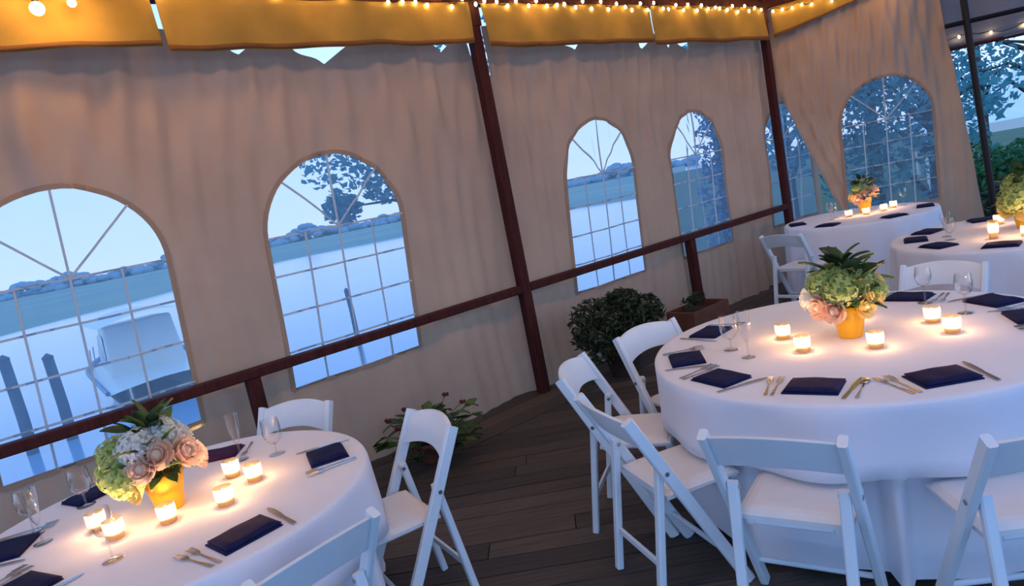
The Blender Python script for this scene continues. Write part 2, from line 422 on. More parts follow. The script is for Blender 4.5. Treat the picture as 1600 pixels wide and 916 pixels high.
MB().bar(rpnt(.06, 0, 3.215) - bp2, rpnt(7, 0, 3.215) - bp2, .09, .09, ch=.1).build('timber', 'darkwood', beam2)
# ---- valances
def valance(t0, t1, P, z0, z1, o0, m, label, sc=.01, wave=5.0, rise=0):
    def f(u, v, dz=0):
        t = t0 + (t1 - t0) * u; zl = z0 + rise * u; z = zl + (z1 - zl) * v - sc * abs(sin(pi * t / .9)) * (1 - v)
        return P(t, o0 + .018 * sin(wave * t + 1) * (1 - v) + .012 * sin(13 * t + 3 * v), z) - P(t0, 0, z0)
    o = MB().grid(f, max(8, int((t1 - t0) / .05)), 8).build('valance', m, smooth=True, loc=P(t0, 0, z0))
    solid(o, .004); tag(o, label, 'valance', 'gold valance pieces')
    tr = MB().grid(lambda u, v: f(u, .02 + v * .10) + (NW if P is wp else NR) * .004, max(8, int((t1 - t0) / .05)), 1).build('trim_band', 'valance_trim' if m == 'valance' else m, o, smooth=True); solid(tr, .003)
    return o
valance(-6.3, -2.295, wp, 2.90, 3.166, .07, 'valance', 'gold cloth valance above the leftmost window')
valance(-2.265, -.065, wp, 2.87, 3.166, .07, 'valance', 'gold cloth valance above the second window, left of the tall post')
valance(.065, 2.08, wp, 2.83, 3.166, .07, 'valance', 'gold cloth valance just right of the tall post')
valance(2.10, T2 - .06, wp, 2.81, 3.166, .07, 'valance', 'gold cloth valance ending at the far corner post')
valance(.10, 1.15, rpnt, 2.83, 3.166, .075, 'valance', 'gold cloth valance above the right tent wall', rise=.22)
# ---- tent frame at the open right side
tf = empty('tent_frame', rpnt(1.98, .05, 0)); tag(tf, 'black metal tent pole with crossbar at the open right side', 'tent frame')
b0 = rpnt(1.98, .05, 0)
MB().tube([rpnt(2.13, .05, 0) - b0, rpnt(1.97, .05, 3.17) - b0], .034, 12).build('pole', 'blackmetal', tf)
MB().tube([rpnt(1.80, .05, 2.525) - b0, rpnt(4.6, .05, 2.525) - b0], .026, 10).build('crossbar', 'blackmetal', tf)
MB().tube([rpnt(4.55, .05, 0) - b0, rpnt(4.55, .05, 3.17) - b0], .034, 12).build('pole', 'blackmetal', tf)
MB().tube([rpnt(1.86, -.3, 2.30) - b0, rpnt(4.6, -.3, 2.30) - b0], .02, 10).build('crossbar', 'darkwood', tf)
vg = valance(1.86, 4.55, rpnt, 2.31, 3.24, -.30, 'valance_grey', 'grey cloth valance beyond the crossbar at the open right side')
# ---- roof cloth
ceil = empty('ceiling', (0, 3, 3.2)); tag(ceil, 'ivory tent roof cloth sloping up from the eaves', 'tent roof', kind='structure')
RG0 = wp(-6.5, 3.1, 4.45); RG1 = wp(2.2, 3.1, 4.45); CB = Vector((0, 3, 3.2))
def quadsurf(a, b, c, d, n=24, sag=.06):
    def f(u, v):
        p = (a * (1 - u) + b * u) * (1 - v) + (d * (1 - u) + c * u) * v
        return p + Vector((0, 0, -sag * 4 * v * (1 - v) - .015 * sin(u * 40) * 4 * v * (1 - v))) - CB
    MB().grid(f, n, 12).build('roof_panel', 'roof', ceil, smooth=True)
Z3 = Vector((0, 0, 3.27))
quadsurf(wp(-6.5, -.1, 3.27), wp(T2 + .1, -.1, 3.27), RG1, RG0)
quadsurf(rpnt(-.05, -.1, 3.27), rpnt(5.2, -.1, 3.27), wp(4.0, 5.3, 3.45), RG1)
quadsurf(wp(4.0, 5.3, 3.45), wp(-6.5, 5.3, 3.45), RG0, RG1)  # rear slope out of view, eave cut short to let in sky light
raf = MB().tube([wp(T2 - .05, .05, 3.24), RG1 + Vector((0, 0, -.06))], .03, 10).build('hip_rafter', 'darkwood')
tag(raf, 'dark hip rafter rising from the far corner post under the roof', 'rafter')
for t, lb in ((2.05, 'dark slim rafter above the third window'), (0.0, 'dark slim rafter rising from the tall post')):
    q = MB().tube([wp(t, .06, 3.25), wp(t * .6, 3.05, 4.36)], .022, 10).build('rafter', 'darkwood'); tag(q, lb, 'rafter')

# ------------------------------------------------------------------ outside
wat = MB().grid(lambda u, v: (-300 + 600 * u, -250 + 600 * v, -1.3), 8, 8).build('water', 'water'); tag(wat, 'pale blue creek water beyond the tent windows', 'water', kind='structure')
def pol(az, d, z=0): a = radians(az); return Vector((sin(a) * d, cos(a) * d, z))
def land_mesh(name, m, inner, outer, z, label, cat, hump=0):
    n = len(inner); mb = MB()
    def f(u, v):
        i = min(n - 2, int(u * (n - 1))); q = u * (n - 1) - i
        a = inner[i] * (1 - q) + inner[i + 1] * q; b = outer[i] * (1 - q) + outer[i + 1] * q
        p = a * (1 - v) + b * v
        return (p.x, p.y, z + (hump * sin(p.x * .3) * sin(p.y * .21)) - (1.2 if v == 0 else 0))
    o = mb.grid(f, (n - 1) * 6, 14).build(name, m, smooth=True); tag(o, label, cat, kind='structure'); return o
az = [-75, -60, -45, -37, -28, -18, -8, 2, 9, 16]
dn = [40, 42, 44, 46, 58, 80, 78, 66, 56, 50]
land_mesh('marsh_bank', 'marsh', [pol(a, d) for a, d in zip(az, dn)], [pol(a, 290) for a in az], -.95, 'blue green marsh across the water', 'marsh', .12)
az2 = [14.5, 17, 20, 26, 34, 45, 60, 80]
dn2 = [17, 11.5, 10.4, 10.2, 10.2, 10, 10, 10]
land_mesh('ground', 'land', [pol(a, d) for a, d in zip(az2, dn2)], [pol(a, 120) for a in az2], -.62, 'grassy bank behind the far corner of the tent', 'ground', .06)
# distant tree line: separate clumps
mb = MB()
for k in range(1500):
    a = R.uniform(-76, 17); d = R.uniform(235, 275); c = pol(a, d, 0); r = R.uniform(.8, 1.7); top = 1.6 + 1.3 * sin(a * .7) + .9 * sin(a * 1.9)
    mb.ball((c.x, c.y, R.uniform(-.8, max(.2, top))), r, 6, 4, (1.6, 1.2, .85))
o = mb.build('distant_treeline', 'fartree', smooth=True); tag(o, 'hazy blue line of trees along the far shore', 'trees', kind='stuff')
# leaf cards with a fold: real little blades scattered through a crown volume
def leaves(n, volf, size, seed, asp=.5):
    r = random.Random(seed); mb = MB()
    for _ in range(n):
        c = Vector(volf(r)); d = Vector((r.gauss(0, 1), r.gauss(0, 1), r.gauss(0, .7))).normalized()
        s_ = d.orthogonal().normalized(); s_.rotate(Matrix.Rotation(r.uniform(0, 6.28), 3, d)); nn = d.cross(s_)
        L = size * r.uniform(.7, 1.3); w = L * asp
        mb.add([c - d * L / 2, c + s_ * w / 2 + nn * w * .2, c + d * L / 2, c - s_ * w / 2 + nn * w * .2, c - nn * 0],
               [(0, 1, 4), (1, 2, 4), (2, 3, 4), (3, 0, 4)])
    return mb
def blobvol(blobs):
    def f(r):
        c, q = r.choice(blobs)
        while True:
            p = (r.uniform(-1, 1), r.uniform(-1, 1), r.uniform(-1, 1)); l = p[0] ** 2 + p[1] ** 2 + p[2] ** 2
            if l < 1 and r.random() < .25 + .75 * l: break
        return (c[0] + p[0] * q[0], c[1] + p[1] * q[1], c[2] + p[2] * q[2])
    return f
def tree(loc, h, blobs, n, size, m, label, seed, tr=.12, name='tree'):
    o = empty(name, loc); tag(o, label, 'tree', 'trees behind the tent')
    mb = MB(); mb.tube([(0, 0, 0), (.05, .03, h * .4), (0, 0, h * .8)], [tr, tr * .75, tr * .4], 8)
    for c, q in blobs: mb.tube([(0.03, 0.02, min(h * .45, max(.3, c[2] - .6))), (c[0] * .6, c[1] * .6, c[2] * .6 + h * .2), c], [tr * .45, tr * .25, tr * .08], 6)
    mb.build('trunk', 'bark', o, smooth=True)
    lv = leaves(n, blobvol(blobs), size, seed).build('crown', m, o); lv['kind'] = 'stuff'
    return o
rr = random.Random(5)
def rblobs(n, sx, sy, z0, z1, r0, r1):
    return [((rr.uniform(-sx, sx), rr.uniform(-sy, sy), rr.uniform(z0, z1)), tuple(rr.uniform(r0, r1) * k for k in (1, 1, .8))) for _ in range(n)]
islet = MB().grid(lambda u, v: (-.35 + (u - .5) * 3 * (.3 + v * .7), 12.4 + (v - .5) * 3, -1.42 + .65 * sin(pi * u) * sin(pi * v)), 10, 10).build('bank', 'land', smooth=True)
tag(islet, 'small muddy bank in the creek under the spreading tree', 'ground', kind='structure')
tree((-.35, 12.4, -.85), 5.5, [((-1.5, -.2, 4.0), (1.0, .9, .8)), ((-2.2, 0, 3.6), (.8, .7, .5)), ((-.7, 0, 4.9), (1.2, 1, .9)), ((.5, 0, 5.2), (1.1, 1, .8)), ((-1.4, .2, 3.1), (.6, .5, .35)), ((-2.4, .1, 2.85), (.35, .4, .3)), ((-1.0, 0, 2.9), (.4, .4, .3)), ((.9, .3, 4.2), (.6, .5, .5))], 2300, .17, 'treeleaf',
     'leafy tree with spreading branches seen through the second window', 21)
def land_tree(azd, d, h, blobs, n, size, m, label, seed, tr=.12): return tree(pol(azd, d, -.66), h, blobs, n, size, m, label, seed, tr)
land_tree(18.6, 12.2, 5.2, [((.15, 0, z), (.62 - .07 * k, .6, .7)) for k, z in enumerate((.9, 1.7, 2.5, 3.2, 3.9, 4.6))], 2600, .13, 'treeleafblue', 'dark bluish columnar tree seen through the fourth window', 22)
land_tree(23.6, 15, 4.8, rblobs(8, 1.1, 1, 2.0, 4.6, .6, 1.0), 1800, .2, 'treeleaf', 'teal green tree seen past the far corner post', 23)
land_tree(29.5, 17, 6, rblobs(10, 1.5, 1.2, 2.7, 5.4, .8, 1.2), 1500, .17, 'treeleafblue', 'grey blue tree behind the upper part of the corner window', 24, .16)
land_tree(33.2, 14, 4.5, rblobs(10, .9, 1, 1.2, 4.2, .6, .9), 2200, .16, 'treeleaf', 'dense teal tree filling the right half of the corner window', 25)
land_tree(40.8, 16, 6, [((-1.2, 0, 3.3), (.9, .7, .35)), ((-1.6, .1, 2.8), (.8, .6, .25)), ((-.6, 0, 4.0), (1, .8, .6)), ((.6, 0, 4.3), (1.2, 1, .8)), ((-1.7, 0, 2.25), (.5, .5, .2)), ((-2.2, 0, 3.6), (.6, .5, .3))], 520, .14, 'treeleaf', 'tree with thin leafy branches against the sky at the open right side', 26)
land_tree(36.2, 18, 5, rblobs(6, .5, .6, 1.9, 3.2, .4, .6), 520, .14, 'treeleaf', 'small tree left of the white canopy behind the black tent pole', 27)
def bush(loc, blobs, n, size, m, label, seed):
    o = empty('bush', loc); tag(o, label, 'bush', 'bushes beyond the open side')
    mb = MB()
    for c, q in blobs: mb.tube([(0, 0, -.05), (c[0] * .5, c[1] * .5, c[2] * .5), c], [.03, .02, .008], 6)
    mb.build('stems', 'bark', o); lv = leaves(n, blobvol(blobs), size, seed).build('foliage', m, o); lv['kind'] = 'stuff'
bush(pol(37.7, 13.4, -.66), rblobs(9, .7, .4, .8, 1.6, .4, .55), 2600, .12, 'bushleaf', 'bright green bush in front of the white canopy', 31)
bush(pol(38.2, 11.6, -.66), rblobs(7, .8, .3, .35, .95, .35, .45), 1800, .1, 'shrubleaf', 'low dark hedge outside the open right side', 32)
cn = pol(39.6, 25, -.66)
can = empty('canopy_tent', cn, radians(-30)); tag(can, 'white canopy roof standing beyond the green bush', 'canopy')
MB().add([(-3.2, -3, 1.7), (3.2, -3, 1.7), (3.2, 3, 1.7), (-3.2, 3, 1.7), (0, 0, 3.3), (-3.2, -3, 1.45), (3.2, -3, 1.45), (3.2, 3, 1.45), (-3.2, 3, 1.45)],
         [(0, 1, 4), (1, 2, 4), (2, 3, 4), (3, 0, 4), (0, 5, 6, 1), (1, 6, 7, 2), (2, 7, 8, 3), (3, 8, 5, 0)]).build('canopy_roof', 'canvaswhite', can)
for x in (-3.1, 3.1):
    for y in (-2.9, 2.9): MB().tube([(x, y, -.05), (x, y, 1.7)], .05, 8).build('pole', 'canvaswhite', can)
# pilings
for a, d, zt, lb in ((-37.4, 15.2, .50, 'nearer left weathered piling standing in the creek'), (-35.0, 15.4, .32, 'dark piling in the creek between the other piling and the boat'), (-13.6, 19, -.1, 'slim piling in the creek seen through the second window')):
    p = pol(a, d, -1.6); o = empty('mooring_piling', p); tag(o, lb, 'piling', 'pilings in the creek')
    r = .10 if a < -20 else .07
    MB().tube([(0, 0, 0), (.02, 0, 1.0), (0, 0, zt + 1.6)], [r, r * .97, r * .93], 12).build('pile', 'piling', o, smooth=True)
    MB().lathe([(r * .98, 0), (r * .98, .03), (.01, .10)], 12, (0, 0, zt + 1.6)).build('cap', 'piling', o)
# boat moored bow-on
bt = empty('motorboat', pol(-29.6, 18.6, -1.75), radians(38)); tag(bt, 'white cabin motorboat moored behind the leftmost window', 'boat')
def hull(u, v):
    y = -2.6 + 5.2 * u; tap = 1 - max(0, (u - .45) / .55) ** 2.2
    side = -1 if v < .5 else 1; k = abs(v - .5) * 2
    return (side * k ** .6 * 1.1 * max(.02, tap) * (.8 + .2 * k), y + .35 * (k if u > .9 else 0) * (u - .9) * 10, .02 + (k ** 1.6) * (1.0 + .35 * u))
MB().grid(hull, 22, 16).build('hull', 'hull', bt, smooth=True)
MB().grid(lambda u, v: (lambda h0, h1: (h0[0] * (1 - v) + h1[0] * v, h0[1], h0[2] - .05 + .08 * sin(pi * v)))(hull(u, 0), hull(u, 1)), 22, 6).build('deck', 'hull', bt, smooth=True)
MB().tube([Vector(hull(u / 20, 0)) for u in range(21)], .05, 6).build('rub_rail', 'boatblue', bt)
MB().tube([Vector(hull(u / 20, 1)) for u in range(21)], .05, 6).build('rub_rail', 'boatblue', bt)
cab = MB().add([(-.8, -1.2, 1.05), (.8, -1.2, 1.05), (.7, 1.1, 1.15), (-.7, 1.1, 1.15), (-.72, -1.1, 2.25), (.72, -1.1, 2.25), (.62, .4, 2.2), (-.62, .4, 2.2)],
               [(0, 1, 2, 3), (4, 7, 6, 5), (0, 4, 5, 1), (1, 5, 6, 2), (2, 6, 7, 3), (3, 7, 4, 0)]).build('cabin', 'hull', bt, bevel=.06)
MB().add([(-.58, .93, 1.42), (.58, .93, 1.42), (.54, .58, 2.02), (-.54, .58, 2.02)], [(0, 1, 2, 3)]).build('windshield', 'boatglass', cab)
MB().add([(.775, -.9, 1.45), (.74, .5, 1.5), (.69, .3, 2.02), (.745, -.9, 2.05)], [(0, 1, 2, 3)]).build('side_window', 'boatglass', cab)
MB().add([(-.775, -.9, 1.45), (-.74, .5, 1.5), (-.69, .3, 2.02), (-.745, -.9, 2.05)], [(0, 1, 2, 3)]).build('side_window', 'boatglass', cab)
MB().grid(lambda u, v: ((u - .5) * 1.9, -2.3 + 2.9 * v, 2.32 + .16 * sin(pi * u)), 8, 4).build('canopy', 'canvaswhite', bt, smooth=True)
for k in range(5):
    y = .9 + k * .4; h0 = hull(.5 + (y + .0) / 5.2, 0)
    for sg in (-1, 1): MB().tube([(sg * abs(h0[0]) * .95, h0[1], h0[2] - .02), (sg * abs(h0[0]) * .9, h0[1], h0[2] + .4)], .015, 6).build('stanchion', 'bolt', bt)

# ------------------------------------------------------------------ tables
def table(cx, cy, rad, chairs, seed, lab, clab, hem=.03, nf=26, amp=.035):
    t = empty('round_table', (cx, cy, 0)); tag(t, lab, 'table', 'round tables')
    MB().lathe([(rad - .012, 0), (rad - .006, .006), (rad - .006, .024), (rad - .012, .03)], 48, (0, 0, .725)).build('tabletop', 'tablewood', t)
    for k in range(4):
        a = pi / 4 + k * pi / 2; MB().tube([(cos(a) * rad * .45, sin(a) * rad * .45, .726), (cos(a) * rad * .5, sin(a) * rad * .5, 0)], .016, 8).build('leg', 'bolt', t)
    r = random.Random(seed); ph = [r.uniform(0, 6.28) for _ in range(6)]
    NT = 200; rows = [.002, .25, .5, .75, .92, .975]; V = []; F = []
    zt = .7595
    def rmax(th, z):
        m = 9
        for (dx, dy, d, hw, cl) in chairs:
            ca = cos(th) * dx + sin(th) * dy
            if ca > .2:
                lat = abs((-cos(th) * dy + sin(th) * dx) * d / ca - cl)
                lim = d / ca
                wv = max(0, min(1, (lat - hw) / .05)); wv = wv * wv * (3 - 2 * wv)
                m = min(m, lim + wv * .6)
        return m
    ring = [(f * rad, zt) for f in rows] + [(rad + .001, zt - .003), (rad + .006, zt - .012)]
    SK = [.03, .06, .10, .15, .21, .273, .288, .36, .44, .52, .60, .68, .735 - hem]
    for rr_, z in ring: V += [(rr_ * cos(2 * pi * k / NT), rr_ * sin(2 * pi * k / NT), z) for k in range(NT)]
    for s_ in SK:
        z = zt - s_
        for k in range(NT):
            th = 2 * pi * k / NT; dr = s_ / .73
            fo = sin(nf * .5 * th + ph[0] + .8 * sin(3 * th + ph[1])) * .6 + .4 * sin(nf * .8 * th + ph[2] + .5 * sin(2 * th))
            rr_ = rad + .008 + .035 * dr + amp * dr ** .7 * (fo + .1)
            rm = rmax(th, z); bl = 1 if s_ > .28 else 0
            if rr_ > rm: rr_ = rr_ * (1 - bl) + (rm + .008 * fo) * bl
            V.append((rr_ * cos(th), rr_ * sin(th), z + .012 * dr * sin(nf * .5 * th + ph[3])))
    nr = len(ring) + len(SK)
    for j in range(nr - 1): F += [(j * NT + k, j * NT + (k + 1) % NT, (j + 1) * NT + (k + 1) % NT, (j + 1) * NT + k) for k in range(NT)]
    F.append(tuple(range(NT - 1, -1, -1)))
    F = [f[::-1] for f in F]
    c = MB().add(V, F).build('tablecloth', 'linen', smooth=True, loc=(cx, cy, 0)); tag(c, clab, 'tablecloth', 'white tablecloths')
ZT = .7605
TL, TR, T3, T4 = (-1.46, 2.52, .75), (1.48, 2.98, .88), (3.72, 6.98, .72), (3.58, 4.64, .78)

# ------------------------------------------------------------------ folding chairs
def make_chair():
    o = empty('folding_chair')
    for s_ in (-1, 1):
        x = s_ * .212
        pl_ = MB().bar((x, -.235, .795), (x, .18, .0), .030, .048, upv=(0, 1, .5), ch=.18).build('post_leg', 'chairwhite', o)
        x = s_ * .177
        MB().bar((x, -.118, .575), (x, -.205, .0), .036, .030, upv=(0, 1, .5), ch=.18).build('rear_leg', 'chairwhite', o)
        MB().tube([(s_ * .156, -.114, .555), (s_ * .230, -.114, .555)], .009, 10).build('bolt', 'bolt', pl_)
    def slat(side):
        def f(u, v):
            x = (u - .5) * .398; k = 1 - (2 * u - 1) ** 2
            z = (.655 + .028 * k) + ((.785 + .026 * k) - (.655 + .028 * k)) * v
            yc = -.235 + (.795 - z) * .415 / .795 - .03 * k
            return (x, yc + side * .009, z)
        return f
    mb = MB(); nu, nv = 12, 3
    g1 = MB().grid(slat(1), nu, nv); g2 = MB().grid(slat(-1), nu, nv)
    mb.add(g1.v, [f[::-1] for f in g1.f]); mb.add(g2.v, g2.f); n = (nu + 1) * (nv + 1)
    bnd = [i for i in range(nu + 1)] + [(j + 1) * (nu + 1) - 1 for j in range(1, nv + 1)] + [nv * (nu + 1) + i for i in range(nu - 1, -1, -1)] + [j * (nu + 1) for j in range(nv - 1, 0, -1)]
    mb.f += [(bnd[i], bnd[(i + 1) % len(bnd)], bnd[(i + 1) % len(bnd)] + n, bnd[i] + n) for i in range(len(bnd))]
    mb.build('backrest', 'chairwhite', o, bevel=.004)
    fr = MB()
    for s_ in (-1, 1): fr.bar((s_ * .143, -.105, .427), (s_ * .143, .225, .432), .028, .038)
    fr.bar((-.169, .212, .432), (.169, .212, .432), .03, .038); fr.bar((-.129, -.09, .427), (.129, -.09, .427), .03, .038)
    fr.build('seat_frame', 'chairwhite', o, bevel=.004)
    def pad(u, v):
        x = (u - .5) * .372; y = -.108 + v * .332
        k = min(1, min(u, 1 - u) * 9) ** .5 * min(1, min(v, 1 - v) * 9) ** .5
        return (x * (1 + .0), y, .446 + .020 * k)
    p = MB().grid(pad, 16, 16); nn = 17
    p.add([(-.186, -.108, .430), (.186, -.108, .430), (.186, .224, .436), (-.186, .224, .436)], [(3, 2, 1, 0)])
    q = len(p.v) - 4
    p.f += [(q, q + 1) + tuple(range(16, -1, -1)), (q + 1, q + 2) + tuple(range(17 * 17 - 1, 15, -17)), (q + 2, q + 3) + tuple(range(17 * 16, 17 * 17)), (q + 3, q) + tuple(range(0, 17 * 17, 17))]
    p.build('seat_pad', 'pad', o, smooth=False)
    MB().tube([(-.2, .18 - .14 * .522, .14), (.2, .18 - .14 * .522, .14)], .011, 10).build('rung', 'chairwhite', o)
    MB().bar((-.16, -.178, .18), (.16, -.178, .18), .014, .030).build('rung', 'chairwhite', o)
    return o
CH = make_chair(); first = [True]
CHAIRS = {'L': [], 'R': [], '3': [], '4': []}
def chair(tx, ty, fx, fy, lab, tb, tabc):
    l = hypot(fx, fy); fx /= l; fy /= l
    o = CH if first[0] else copy_tree(CH); first[0] = False
    o.location = (tx + fx * .235, ty + fy * .235, .001); o.rotation_euler.z = atan2(-fx, fy)
    tag(o, lab, 'chair', 'white folding chairs')
    px, py = o.location.x + fx * .24 - tabc[0], o.location.y + fy * .24 - tabc[1]     # seat front
    d = -(px * fx + py * fy)
    CHAIRS[tb].append((-fx, -fy, d - .02, .238, px * fy - py * fx))
    return o
chair(-1.28, 3.58, -.30, -.95, 'white folding chair behind the left table, facing the camera, below the railing', 'L', TL)
chair(-.46, 2.88, -.86, -.51, 'white folding chair at the right side of the left table, beside the red flowers', 'L', TL)
chair(-.71, 1.865, -.74, .67, 'white folding chair at the bottom edge, nearest to the camera at the left table', 'L', TL)
chair(.215, 3.255, .93, -.36, 'leftmost white folding chair at the right table, its rear leg on the open deck', 'R', TR)
chair(.255, 2.56, .95, .30, 'white folding chair overlapping the leftmost one at the right table, seen from behind', 'R', TR)
chair(.70, 3.74, .5, -.87, 'white folding chair in front of the dark shrub, turned toward the right table', 'R', TR)
chair(.70, 1.995, .58, .81, 'white folding chair seen square from behind in front of the right table', 'R', TR)
chair(1.40, 1.68, .12, .99, 'white folding chair cut off by the lower right corner of the picture', 'R', TR)
chair(2.52, 3.86, -.76, -.64, 'white folding chair at the far side of the right table, behind the wine glasses', 'R', TR)
chair(2.62, 6.36, .85, .53, 'white folding chair standing by the far corner post at the corner table', '3', T3)
table(*TL, CHAIRS['L'], 3, 'round table under the white cloth at the lower left', 'white tablecloth on the lower left table', nf=16, amp=.05)
table(*TR, CHAIRS['R'], 4, 'large round table under the white cloth at the right front', 'white floor-length tablecloth on the large right table, bluish in its folds', nf=15, amp=.06)
table(*T3, CHAIRS['3'], 5, 'round table under a white cloth in the far corner', 'white tablecloth on the table in the far corner')
table(*T4, CHAIRS['4'], 6, 'round table under a white cloth at the far right edge', 'white tablecloth on the table cut by the right edge')

# ------------------------------------------------------------------ table ware
def mk_napkin(m):
    def f(z0, z1, sx, sy):
        mb = MB()
        def g(u, v):
            k = (min(1, min(u, 1 - u) * 8) * min(1, min(v, 1 - v) * 8)) ** .5
            return ((u - .5) * sx, (v - .5) * sy, z0 + (z1 - z0) * k + .0015 * sin(9 * u + 4 * v) * k)
        mb.grid(g, 10, 10); n = 121
        mb.add([(-sx / 2, -sy / 2, z0 - .004), (sx / 2, -sy / 2, z0 - .004), (sx / 2, sy / 2, z0 - .004), (-sx / 2, sy / 2, z0 - .004)], [(3, 2, 1, 0)])
        mb.f += [(n, n + 1) + tuple(range(10, -1, -1)), (n + 1, n + 2) + tuple(range(120, 9, -11)), (n + 2, n + 3) + tuple(range(110, 121)), (n + 3, n) + tuple(range(0, 121, 11))]
        return mb
    a = f(.004, .008, .20, .155); b = f(.012, .020, .19, .148)
    mb = MB().add(a.v, a.f); mb.add([(x + .004, y + .002, z) for x, y, z in b.v], b.f)
    return mb.mesh('napkin', m, True)
NAP = mk_napkin('navy'); NAPP = mk_napkin('plum')
def put(name, me, loc, rz, lab, cat, grp):
    o = bpy.data.objects.new(name, me); COL.objects.link(o); o.location = loc; o.rotation_euler.z = rz; tag(o, lab, cat, grp); return o
def flat(pts, z0=.0, z1=.003, curve=None):
    """thin solid from a symmetrical half outline [(halfwidth, y)]"""
    mb = MB(); n = len(pts); cz = curve or (lambda y: 0)
    vs = [(-w, y, z1 + cz(y)) for w, y in pts] + [(w, y, z1 + cz(y)) for w, y in pts] + [(-w, y, z0 + cz(y)) for w, y in pts] + [(w, y, z0 + cz(y)) for w, y in pts]
    fs = []
    for i in range(n - 1):
        fs += [(i, n + i, n + i + 1, i + 1), (2 * n + i, 2 * n + i + 1, 3 * n + i + 1, 3 * n + i), (i, i + 1, 2 * n + i + 1, 2 * n + i), (n + i, 3 * n + i, 3 * n + i + 1, n + i + 1)]
    fs += [(0, 2 * n, 3 * n, n), (n - 1, 2 * n - 1, 4 * n - 1, 3 * n - 1)]
    return mb.add(vs, fs)
fk = flat([(.006, -.10), (.007, -.08), (.0035, -.02), (.003, .03), (.011, .048), (.012, .062)], curve=lambda y: .004 * max(0, y * 12))
for x in (-.0095, -.0032, .0032, .0095): fk.bar((x, .060, .0075), (x, .105, .006), .0034, .003)
FORK = fk.mesh('fork', 'silver')
KNIFE = flat([(.007, -.115), (.008, -.09), (.006, -.02), (.0075, -.01), (.010, .02), (.010, .08), (.004, .115)], z1=.004).mesh('knife', 'silver')
SPOON = (lambda m: m.ball((0, .075, .005), .02, 10, 6, (.95, 1.5, .22)).mesh('spoon', 'silver', True))(flat([(.006, -.10), (.007, -.08), (.0035, -.02), (.003, .055)]))
def setting(tc, ang, nr, where, nap=NAP, forks=2, knife=1, spoon=0, turn=0):
    a = radians(ang); dx, dy = cos(a), sin(a); rz = a + pi / 2      # local +y points at the table centre
    base = Vector((tc[0], tc[1], 0))
    def at(lx, r): return base + Vector((dx * r - (-dy) * lx * -1 * -1, dy * r - dx * lx, ZT)) if False else base + Vector((dx, dy, 0)) * r + Vector((-dy, dx, 0)) * lx + Vector((0, 0, ZT))
    col = 'navy' if nap is NAP else 'plum'
    put('napkin', nap, at(0, nr), rz + radians(turn), '%s folded napkin %s' % (col, where), 'napkin', 'folded napkins')
    for k in range(forks): put('fork', FORK, at(-.135 - .032 * k, nr), rz + radians(4 + 5 * k), '%s silver fork beside the napkin %s' % (('inner', 'outer')[k], where), 'fork', 'forks')
    if knife: put('knife', KNIFE, at(.135, nr), rz + radians(-6), 'silver knife beside the napkin %s' % where, 'knife', 'knives')
    if spoon: put('spoon', SPOON, at(.165, nr), rz, 'silver spoon beside the napkin %s' % where, 'spoon', 'spoons')
setting(TR, 171, .735, 'at the left end of the right table')
setting(TR, 133, .70, 'on the back left of the right table')
setting(TR, -160, .73, 'on the front left of the right table', turn=5)
setting(TR, -128, .70, 'at the front of the right table', spoon=1)
setting(TR, -93, .70, 'by the lit wine glass, right table')
setting(TR, -20, .70, 'cut by the picture edge, right table')
setting(TR, 6, .74, 'behind the clear goblet, right table')
setting(TR, 38, .70, 'right of the flowers, right table')
setting(TL, 22, .60, 'at the right end of the left table')
setting(TL, 94, .53, 'behind the candles on the left table', nap=NAPP, forks=1)
setting(TL, -43, .59, 'at the front right of the left table')
setting(TL, -167, .58, 'at the left edge of the left table')
setting(TL, -119, .55, 'at the bottom edge of the left table')
setting(TL, 148, .60, 'left of the flowers on the left table', forks=0, knife=0)
for a, w in ((164, 'farthest left on the corner table'), (-146, 'second from the left on the corner table'), (-88, 'right of the candles on the corner table'), (-32, 'farthest right on the corner table')):
    setting(T3, a, .60, w, forks=0, knife=0)
for a, w in ((150, 'at the back left of the far right table'), (186, 'farthest left on the far right table'), (224, 'at the front of the far right table'), (118, 'behind the tall candle on the far right table'), (72, 'at the back of the far right table')):
    setting(T4, a, .62, w, forks=0, knife=0)
# glasses
def mk_glass(prof, stem_h, br):
    o = empty('glass')
    MB().lathe([(r, z + stem_h) for r, z in prof], 22, cap=(True, False)).build('bowl', 'glass', o, smooth=True)
    MB().lathe([(.004, .004), (.0035, stem_h * .5), (.005, stem_h)], 10, cap=(False, False)).build('stem', 'glass', o, smooth=True)
    MB().lathe([(br, 0), (br, .002), (.012, .005), (.004, .008)], 22).build('foot', 'glass', o, smooth=True)
    return o
WINE = mk_glass([(.006, 0), (.026, .012), (.036, .035), (.038, .055), (.034, .085), (.031, .10)], .085, .034)
FLUTE = mk_glass([(.005, 0), (.014, .02), (.022, .06), (.027, .105), (.030, .14)], .075, .032)
GOB = mk_glass([(.012, 0), (.034, .02), (.042, .05), (.041, .09), (.038, .115)], .05, .036)
used = {}
def glass(proto, nm, x, y, lab):
    o = proto if proto.name not in used else copy_tree(proto)
    used[proto.name] = 1
    o.name = nm; o.location = (x, y, ZT); tag(o, lab, 'glass', 'stemmed glasses')
glass(FLUTE, 'champagne_flute', 1.22, 2.56, 'champagne flute in front of the gold vase on the right table')
glass(WINE, 'wine_glass', 1.60, 2.50, 'wine glass lit by the candle behind it on the right table')
glass(GOB, 'water_goblet', 1.93, 2.78, 'large clear goblet at the right of the right table')
glass(WINE, 'wine_glass', 2.02, 2.97, 'wine glass behind the large goblet on the right table')
glass(WINE, 'wine_glass', 2.02, 3.26, 'wine glass at the far side of the right table, by the far napkin')
glass(FLUTE, 'champagne_flute', 1.00, 2.95, 'champagne flute at the left of the right table')
glass(GOB, 'water_goblet', .98, 3.12, 'clear goblet behind the left flute on the right table')
